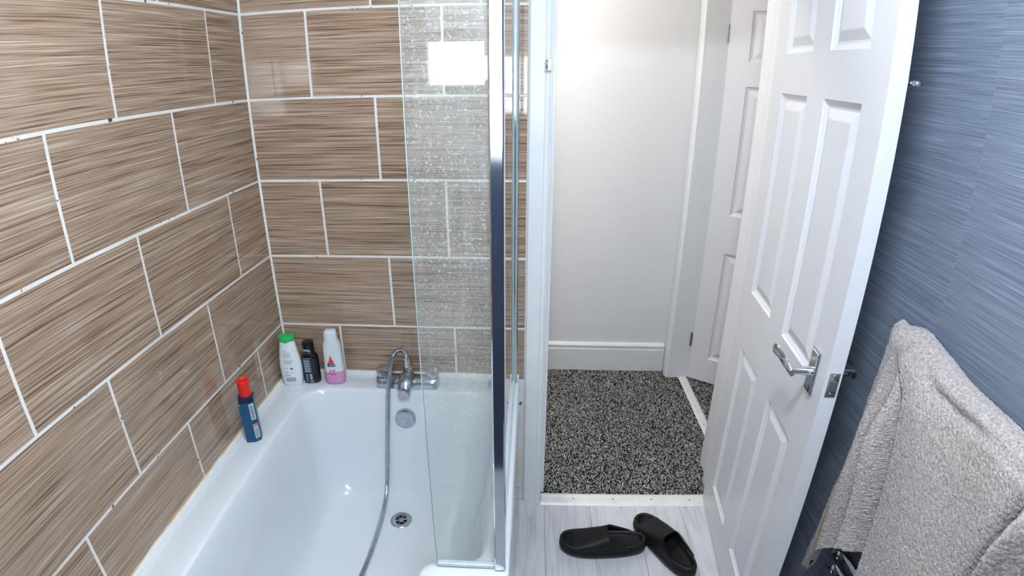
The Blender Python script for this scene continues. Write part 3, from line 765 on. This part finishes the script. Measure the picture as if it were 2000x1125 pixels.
for z, x0, x1 in ((0.138, -0.018, 0.0), (0.133, -0.018, 0.012), (0.1275, -0.017, 0.004), (0.124, -0.017, 0.009), (0.1205, -0.017, 0.010), (0.117, -0.017, 0.008), (0.113, -0.017, 0.010),
                  (0.103, -0.018, 0.012), (0.0995, -0.018, 0.010), (0.096, -0.018, 0.012), (0.0925, -0.017, 0.012), (0.089, -0.017, 0.008), (0.074, -0.018, -0.008), (0.070, -0.018, -0.006), (0.060, -0.019, -0.008), (0.0565, -0.019, -0.007), (0.053, -0.019, -0.008), (0.055, -0.002, 0.008)):
    rects.append((x0, x1, z, z + 0.0016))
link('small_print', B.patch('small_print', rects), 'grey_print', body)
link('barcode', B.patch('barcode', [(-0.019 + i * 0.0023, -0.019 + i * 0.0023 + (0.0008 + 0.0008 * ((i * 7) % 3 == 0)), 0.020, 0.036) for i in range(15)] ), 'dark_print', body)['kind'] = 'stuff'
link('print_line', B.patch('print_line', [(-0.019, -0.004, 0.043, 0.0455)]), 'dark_print', body)
link('print_mark', B.patch('print_mark', [(0.002, 0.009, 0.068, 0.0745)]), 'dark_print', body)

# black bottle
B = Bottle([(0.0, 0.025, 0.015, 0), (0.004, 0.0285, 0.018, 0), (0.02, 0.029, 0.0185, 0), (0.09, 0.029, 0.0185, 0), (0.104, 0.027, 0.018, 0), (0.110, 0.021, 0.016, 0), (0.113, 0.017, 0.0155, 0)], 2.8)
t = thing('shower_gel_bottle', (0.110, -0.058, BZ), 'black gel bottle between the white and the pink bottles', 'bottle', math.radians(10))
body = sharp(link('body', B.mesh('body'), 'black_plastic', t), 50)
C = Bottle([(0.113, 0.0185, 0.017, 0), (0.115, 0.0195, 0.018, 0), (0.152, 0.0195, 0.018, 0), (0.156, 0.018, 0.0165, 0), (0.157, 0.014, 0.013, 0)], 2.4)
cap = sharp(link('cap', C.mesh('cap'), 'black_plastic', t), 50)
link('cap_print', C.patch('cap_print', [(-0.016, 0.006, 0.127, 0.134), (0.004, 0.009, 0.124, 0.130)]), 'silver_print', cap)
rects = [(-0.020, 0.006, 0.098, 0.1005)]
for i in range(15): rects.append((-0.021 + 0.001 * (i % 3), 0.002 + 0.004 * math.sin(i * 2.1), 0.046 + i * 0.0033, 0.0482 + i * 0.0033))
for i in range(6): rects.append((-0.018, -0.010, 0.010 + i * 0.005, 0.0125 + i * 0.005))
rects += [(-0.005, 0.004, 0.016, 0.040), (-0.006, 0.006, 0.006, 0.012)]
link('small_print', B.patch('small_print', rects), 'silver_print', body)

# clear bottle with a little pink lotion left
B = Bottle([(0.0, 0.029, 0.018, 0), (0.003, 0.0325, 0.021, 0), (0.012, 0.034, 0.022, 0), (0.05, 0.034, 0.022, 0), (0.09, 0.0325, 0.0215, 0), (0.13, 0.031, 0.021, 0), (0.150, 0.0295, 0.0205, 0), (0.160, 0.026, 0.0195, 0), (0.166, 0.0225, 0.0185, 0), (0.190, 0.022, 0.018, 0), (0.199, 0.020, 0.0165, 0), (0.203, 0.014, 0.012, 0)], 2.6)
t = thing('lotion_bottle', (0.194, -0.056, BZ), 'pale bottle with pink lotion at the bottom by the tap', 'bottle', math.radians(8))
body = sharp(link('body', B.mesh('body', 0.0505), 'clear_bottle', t), 50)
lq = sharp(link('lotion', B.mesh('lotion', 0.0, 0.0505), 'pink_liquid', t), 50)
rr = []
for z, x0, x1 in ((0.083, -0.018, 0.006), (0.0865, -0.014, 0.003), (0.090, -0.013, 0.004), (0.0935, -0.012, 0.002), (0.097, -0.010, 0.001), (0.101, -0.009, -0.001), (0.105, -0.008, -0.002), (0.1095, -0.008, -0.003)):
    rr.append((x0, x1, z, z + 0.0036))
link('red_motif', B.patch('red_motif', rr), 'red_print', body)
link('name_plate', B.patch('name_plate', [(-0.018, 0.008, 0.072, 0.0825)], 0.0005), 'navy_can', body)
link('name_print', B.patch('name_print', [(-0.013 + i * 0.0042, -0.0105 + i * 0.0042, 0.0755, 0.080) for i in range(5)], 0.0008), 'pale_print', body)
link('pink_dots', B.patch('pink_dots', [(-0.014, -0.008, 0.052, 0.058), (-0.004, 0.002, 0.053, 0.059), (0.003, 0.007, 0.0515, 0.056)], 0.0005), 'magenta_print', body)
link('pink_dots', B.patch('pink_dots', [(-0.010, -0.003, 0.040, 0.047), (0.0, 0.007, 0.040, 0.046), (-0.017, -0.013, 0.042, 0.048)], 0.0005), 'magenta_print', lq)

# blue can with red cap on the left rim
t = thing('spray_can', (0.054, -0.392, BZ), 'slim blue faceted can with red cap on the left rim', 'can', math.radians(24))
pp = round_poly([(-0.022, -0.016), (0.0, -0.0215), (0.019, -0.013), (0.021, 0.012), (0.0, 0.019), (-0.022, 0.014)], [0.003, 0.003, 0.006, 0.007, 0.010, 0.004], 4)
def pr(s, z): return [(x * s, y * s, z) for x, y in pp]
body = sharp(link('body', loft_mesh('body', [pr(0.90, 0.0), pr(0.98, 0.003), pr(1.0, 0.006), pr(1.0, 0.138), pr(0.97, 0.142)]), 'blue_can', t), 35)
link('collar', loft_mesh('collar', [pr(1.015, 0.136), pr(1.03, 0.140), pr(1.02, 0.152), pr(0.90, 0.156)]), 'navy_can', t)
link('rib', boxes_mesh('rib', [((-0.0235, -0.0180, -0.0), (-0.0025, -0.0120, 0.136))], 0.002, 2), 'blue_can', body).rotation_euler = (0, 0, -0.10)
revolve('cap', [(0.0165, 0.154), (0.0172, 0.157), (0.0172, 0.196), (0.0180, 0.1975), (0.0182, 0.2015), (0.0165, 0.2030), (0.0140, 0.2005), (0.0001, 0.1995)], 'red_cap', t, 32)
def facet_patch(name, rects, mat, off=0.0006):
    V, F = [], []
    a = Vector((0.0025, -0.0210)); b = Vector((0.0170, -0.0140)); n = Vector((b.y - a.y, -(b.x - a.x))).normalized()
    for u0, u1, z0, z1 in rects:
        k = len(V)
        for u, z in ((u0, z0), (u1, z0), (u1, z1), (u0, z1)):
            q = a + (b - a) * u + n * off; V.append((q.x, q.y, z))
        F.append((k, k + 1, k + 2, k + 3))
    return link(name, pydata(name, V, F), mat, body)
facet_patch('label', [(0.05, 0.95, 0.078, 0.132)], 'pale_print')
facet_patch('label', [(0.05, 0.95, 0.014, 0.054)], 'pale_print')
facet_patch('red_band', [(0.0, 0.95, 0.055, 0.064)], 'pink_print', 0.0008)
facet_patch('label_print', [(0.15 + 0.1 * (i % 2), 0.75 + 0.1 * (i % 3 == 0), 0.082 + i * 0.0042, 0.0842 + i * 0.0042) for i in range(11)], 'dark_print', 0.0009)['kind'] = 'stuff'
facet_patch('label_print', [(0.15, 0.8, 0.018 + i * 0.004, 0.0198 + i * 0.004) for i in range(8)], 'dark_print', 0.0009)['kind'] = 'stuff'
box('stripe', (-0.0215, -0.0186, 0.131), (-0.0040, -0.0180, 0.1325), 'pale_print', body).rotation_euler = (0, 0, -0.10)

# ================================================================== SLIPPERS
def smooth(a, b, x):
    t = min(1.0, max(0.0, (x - a) / (b - a))); return t * t * (3 - 2 * t)
def slipper(name, loc, rot, label, mirror=1):
    t = thing(name, loc, label, 'slipper', rot, 'black slippers on the bathroom floor')
    L = 0.308
    # outline: x from heel (-L/2) to toe (+L/2)
    def outline(ins, z, n=56, dz=None):
        out = []
        for i in range(n):
            a = 2 * math.pi * i / n; c, s = math.cos(a), math.sin(a)
            x = (L / 2 - ins) * math.copysign(abs(c) ** 0.86, c)
            f = x / (L / 2)
            hw = 0.0570 + 0.008 * f - 0.004 * math.cos(f * 2.4)
            yc = mirror * 0.007 * math.sin((f + 0.3) * 2.0)
            y = (hw - ins) * math.copysign(abs(s) ** 0.86, s) + yc
            zz = z + (0.008 * max(0, f - 0.55) ** 1.5 if z > 0.002 else 0.006 * max(0, f - 0.6) ** 1.2) + (0.012 * max(0, -f) ** 1.5 if z > 0.02 else 0.0)
            out.append((x, y, zz))
        return out
    rings = [outline(0.016, 0.0), outline(0.009, 0.0015), outline(0.003, 0.009), outline(0.0, 0.020), outline(0.0008, 0.029), outline(0.0030, 0.0315), outline(0.0030, 0.033), outline(0.0012, 0.036), outline(0.003, 0.042), outline(0.008, 0.0465), outline(0.0125, 0.0455), outline(0.0155, 0.040)]
    sole = sharp(link('sole', loft_mesh('sole', rings, cap1=False), 'slider', t), 60)
    bed = [outline(0.0150, 0.0405), outline(0.019, 0.0335), outline(0.027, 0.0305), outline(0.044, 0.0295)]
    sharp(link('footbed', loft_mesh('footbed', bed, cap0=False), 'slider_bed', t), 60)
    # strap: a thick arched band over the forefoot
    nphi, nx = 26, 12
    def pt(fx, ph, off):
        s = math.sin(ph); c = math.cos(ph)
        xb = -0.012 - 0.092 * (1 - s) ** 1.7; xf = 0.108 - 0.010 * (1 - s)
        x = xb + (xf - xb) * fx
        f = x / (L / 2)
        hw = 0.0570 + 0.008 * f - 0.004 * math.cos(f * 2.4); yc = mirror * 0.007 * math.sin((f + 0.3) * 2.0)
        taper = 1.0 if f < 0.5 else math.sqrt(max(0.0, 1 - ((f - 0.5) / 0.55) ** 2)) ** 0.5
        w = (hw * taper * (1 - 0.10 * smooth(0.45, 1.0, fx)) - 0.0035 - off)
        top = 0.096 - 0.048 * max(0, (x + 0.02) / 0.13) ** 0.9 - off
        y = w * math.copysign(abs(c) ** 0.7, c) + yc
        z = 0.036 + (top - 0.036) * (max(0, s) ** 0.8) + (0.010 * max(0, -f) ** 1.5) * (1 - s)
        return (x, y, z)
    V, F = [], []
    for off in (0.0, 0.006):
        for i in range(nx + 1):
            for j in range(nphi + 1): V.append(pt(i / nx, math.pi * j / nphi, off))
    st = (nx + 1) * (nphi + 1)
    for i in range(nx):
        for j in range(nphi):
            a = i * (nphi + 1) + j
            F.append((a, a + 1, a + nphi + 2, a + nphi + 1)); F.append((a + st, a + st + nphi + 1, a + st + nphi + 2, a + st + 1))
    for j in range(nphi):
        F.append((j, st + j, st + j + 1, j + 1)); k = nx * (nphi + 1) + j; F.append((k, k + 1, st + k + 1, st + k))
    me = pydata('strap', V, F); bm = bmesh.new(); bm.from_mesh(me); bmesh.ops.recalc_face_normals(bm, faces=bm.faces[:]); bm.to_mesh(me); bm.free()
    sharp(link('strap', me, 'slider', t), 60)
    return t
slipper('slipper', (1.138, -0.238, 0.0), math.radians(176), 'black slider slipper lying sideways with its toe towards the bath', 1)
slipper('slipper', (1.358, -0.246, 0.0), math.radians(121), 'black slider slipper pointing at the doorway beside the open door', -1)

# ================================================================== TOWEL RADIATOR AND TOWEL
RXC, RY0, RY1 = 1.660, -0.702, -1.22
rad = thing('towel_radiator', (RXC, (RY0 + RY1) / 2, 0.28), 'chrome ladder towel radiator on the blue wall under the towel', 'radiator')
ro_ = Vector((RXC, (RY0 + RY1) / 2, 0.28))
for y in (RY0, RY1):
    link('upright', boxes_mesh('upright', [((-0.015, y - 0.017 - ro_.y, 0.0), (0.015, y + 0.017 - ro_.y, 0.795))], 0.006, 3), 'chrome', rad)
for z in (0.04, 0.09, 0.14, 0.19, 0.24, 0.36, 0.41, 0.46, 0.51, 0.63, 0.68, 0.73, 0.775):
    tube('rail', [(-0.018, RY0 - ro_.y, z), (-0.018, 0, z), (-0.018, RY1 - ro_.y, z)], 0.010, 'chrome', rad, 14)
for y in (RY0 - 0.04, RY1 + 0.04):
    for z in (0.15, 0.65): tube('bracket', [(-0.018, y - ro_.y, z), (0.058, y - ro_.y, z)], 0.009, 'chrome', rad, 12)

def sheet(name, fn, nu, nv, fuzz, thick=0.006):
    """cloth: front grid fn(u, v) plus an offset back, fuzzy by small random displacement"""
    P = np.array([[fn(i / nu, j / nv) for j in range(nv + 1)] for i in range(nu + 1)], dtype=float)
    du = np.gradient(P, axis=0); dv = np.gradient(P, axis=1); nrm = np.cross(dv, du)
    nrm /= np.maximum(np.linalg.norm(nrm, axis=2, keepdims=True), 1e-9)
    fz = rng.normal(0, fuzz, P.shape[:2] + (1,))
    A = P + nrm * fz; Bk = P - nrm * thick + nrm * rng.normal(0, fuzz, P.shape[:2] + (1,))
    n = (nu + 1) * (nv + 1)
    V = np.concatenate([A.reshape(-1, 3), Bk.reshape(-1, 3)])
    idx = np.arange(n).reshape(nu + 1, nv + 1)
    q = np.stack([idx[:-1, :-1], idx[1:, :-1], idx[1:, 1:], idx[:-1, 1:]], -1).reshape(-1, 4)
    F = [q, q[:, ::-1] + n]
    for e in (idx[0, :], idx[-1, ::-1], idx[::-1, 0], idx[:, -1]):
        F.append(np.stack([e[:-1], e[1:], e[1:] + n, e[:-1] + n], -1))
    F = np.concatenate(F)
    me = bpy.data.meshes.new(name)
    me.vertices.add(len(V)); me.vertices.foreach_set('co', V.ravel())
    me.loops.add(F.size); me.loops.foreach_set('vertex_index', F.ravel().astype(np.int32))
    me.polygons.add(len(F)); me.polygons.foreach_set('loop_start', np.arange(0, F.size, 4, dtype=np.int32))
    me.update(calc_edges=True); return me
tw0 = Vector((1.62, -0.95, 0.30))
towel = thing('bath_towel', tuple(tw0), 'thick greige terry bath towel draped over the towel radiator', 'towel')
def interp(x, pts):
    if x <= pts[0][0]: return pts[0][1]
    for (a, fa), (b, fb) in zip(pts[:-1], pts[1:]):
        if x <= b: return fa + (fb - fa) * (x - a) / (b - a)
    return pts[-1][1]
def main_fn(u, v):
    # u: far edge -> near edge, v: behind the rail -> over the top -> down the front
    sec = [(0.0, 1.688, 0.86), (0.10, 1.685, 0.99), (0.16, 1.680, 1.068), (0.20, 1.668, 1.096), (0.235, 1.645, 1.099), (0.27, 1.624, 1.086), (0.31, 1.608, 1.052), (0.36, 1.602, 0.99), (1.0, 1.592, 0.30)]
    X = interp(v, [(s[0], s[1]) for s in sec]); Z = interp(v, [(s[0], s[2]) for s in sec])
    front = smooth(0.26, 0.36, v)
    ye = interp(Z, [(0.30, -0.850), (0.60, -0.829), (0.66, -0.820), (0.74, -0.811), (0.84, -0.798), (0.93, -0.781), (1.008, -0.766), (1.066, -0.735), (1.10, -0.69)])
    ye = ye * front + (1 - front) * -0.668
    Y = ye + (-1.36 - ye) * u
    top = 1 - front
    Z += 0.016 * math.exp(-((Y + 0.715) / 0.045) ** 2) * top - 0.022 * smooth(-0.80, -0.98, Y) * (0.4 + 0.6 * top) + 0.004 * math.sin(Y * 31) * top
    X -= front * (0.007 * math.sin(u * 7.0 + 0.6) + 0.004 * math.sin(u * 15 + Z * 6))
    # gathered folds on the near side
    g = front * smooth(-1.085, -1.125, Y) * smooth(1.07, 0.93, Z)
    ph = (Y + 1.112 + 0.10 * (Z - 0.95) + 0.006 * math.sin(Z * 9)) * -2 * math.pi / 0.064
    X -= g * (0.028 + 0.010 * math.sin(ph * 0.37 + 1)) * math.sin(ph + 0.5 * math.sin(ph * 0.6) + 0.3 * math.sin(Z * 7))
    X += front * 0.022 * math.exp(-((Y + 1.100 + 0.10 * (Z - 0.95)) / 0.014) ** 2) * smooth(1.04, 0.93, Z)
    # crease below the top band
    cr = Z - interp(Y, [(-1.2, 1.040), (-0.97, 1.048), (-0.91, 1.046), (-0.86, 1.050), (-0.80, 1.062)])
    fade = smooth(-0.80, -0.86, Y) * (1 - 0.85 * smooth(-0.94, -1.02, Y))
    X += 0.008 * math.exp(-(cr / 0.013) ** 2) * fade
    X -= 0.008 * math.exp(-((cr - 0.022) / 0.018) ** 2) * fade
    # the sheet starts behind the hanging fold
    X += front * 0.034 * (1 - smooth(0.0, 0.045, u))
    return (X - tw0.x, Y - tw0.y, Z - tw0.z)
o = link('sheet', sheet('sheet', main_fn, 320, 360, 0.0009), 'towel', towel, True)
def soft(x, pts):
    if x <= pts[0][0]: return pts[0][1]
    for (a, fa), (b, fb) in zip(pts[:-1], pts[1:]):
        if x <= b: return fa + (fb - fa) * smooth(a, b, x)
    return pts[-1][1]
def flap_fn(u, v):
    # hanging fold at the far end: u across, v over the rail and then down
    zb = interp(u, [(0.0, 0.305), (0.08, 0.325), (0.15, 0.335), (0.25, 0.415), (0.38, 0.485), (0.7, 0.585), (0.9, 0.618), (1.0, 0.622)])
    VT = 0.10; Z0 = 1.072
    w = max(0.0, (v - VT) / (1 - VT)); Z = Z0 + (zb - Z0) * w
    yl = interp(Z, [(0.30, -0.588), (0.40, -0.592), (0.53, -0.608), (0.66, -0.619), (0.75, -0.633), (0.89, -0.643), (1.01, -0.652), (1.07, -0.660)])
    yr = interp(Z, [(0.30, -0.860), (0.60, -0.838), (0.66, -0.829), (0.74, -0.820), (0.84, -0.806), (0.93, -0.789), (1.008, -0.774), (1.072, -0.755)])
    Y = yl + (yr - yl) * u
    g = smooth(1.09, 0.86, Z)
    k = interp(Z, [(0.60, 0.0), (1.0, 0.10)])
    X1 = soft(u, [(0.0, 1.652), (0.17, 1.640), (0.21, 1.640), (0.27, 1.598), (0.46, 1.578), (0.64 + k, 1.612), (0.84 + k * 0.5, 1.556), (0.93, 1.566), (1.0, 1.622)])
    X0 = soft(u, [(0.0, 1.628), (0.3, 1.612), (0.8, 1.606), (1.0, 1.622)])
    X = X0 * (1 - g) + X1 * g
    X -= 0.004 * math.sin(v * 9 + u * 4) * g
    if v < VT:                                   # over the top of the rail
        t = (1 - v / VT); a = t * 2.7; r = 0.5 * (1.680 - X)
        X = X + r * (1 - math.cos(a)); Z = Z0 + 0.034 * math.sin(a) - 0.03 * max(0, t - 0.6)
        Y += 0.010 * t * (1 - 2 * u)
    return (X - tw0.x, Y - tw0.y, Z - tw0.z)
fo = link('side_fold', sheet('side_fold', flap_fn, 170, 360, 0.0009), 'towel', towel, True)
def stripe(u0, u1, v0, v1, mat, name):
    link(name, sheet(name, lambda a, b: tuple(np.array(flap_fn(u0 + (u1 - u0) * a, v0 + (v1 - v0) * b)) - np.array((0.0026, 0.0012, 0))), 4, 60, 0.0002, 0.002), mat, fo, True)
stripe(0.36, 0.395, 0.80, 0.985, 'towel_yellow', 'olive_stripe')
stripe(0.165, 0.195, 0.87, 0.985, 'towel_black', 'black_stripe')

# ================================================================== LAMPS (above the frame)
def ceiling_lamp(loc, r, watts, col, label):
    t = thing('ceiling_lamp', loc, label, 'ceiling light')
    revolve('rim', [(r + 0.02, 0.0), (r + 0.02, -0.035), (r + 0.005, -0.042), (r, -0.040), (r, -0.02)], 'frame_white', t, 40)
    area = math.pi * r * r * 1.45
    mt = mat_emit('lamp_diffuser', col, watts / (area * math.pi))
    revolve('diffuser', [(0.0001, -0.115), (r * 0.45, -0.108), (r * 0.75, -0.088), (r * 0.93, -0.062), (r, -0.036), (r, -0.022)], mt, t, 40)
    return t
ceiling_lamp((0.93, -1.30, H), 0.14, BATH_LAMP_W, BATH_LAMP_C, 'round white ceiling light over the bathroom floor')
ceiling_lamp((0.55, 0.56, H), 0.13, HALL_LAMP_W, HALL_LAMP_C, 'round warm ceiling light in the hall')
ceiling_lamp((2.5, 1.2, H), 0.13, ROOM_LAMP_W, ROOM_LAMP_C, 'round warm ceiling light in the room beyond the hall')

# every piece of the setting gets its everyday word
D1['kind'] = 'structure'; D2['kind'] = 'structure'
for o in bpy.data.objects:
    if o.parent is None and o.get('kind') == 'structure' and 'category' not in o:
        head = o.name.split('_')[0]
        o['category'] = {'baseboard': 'skirting', 'trim': 'trim'}.get(head, head)
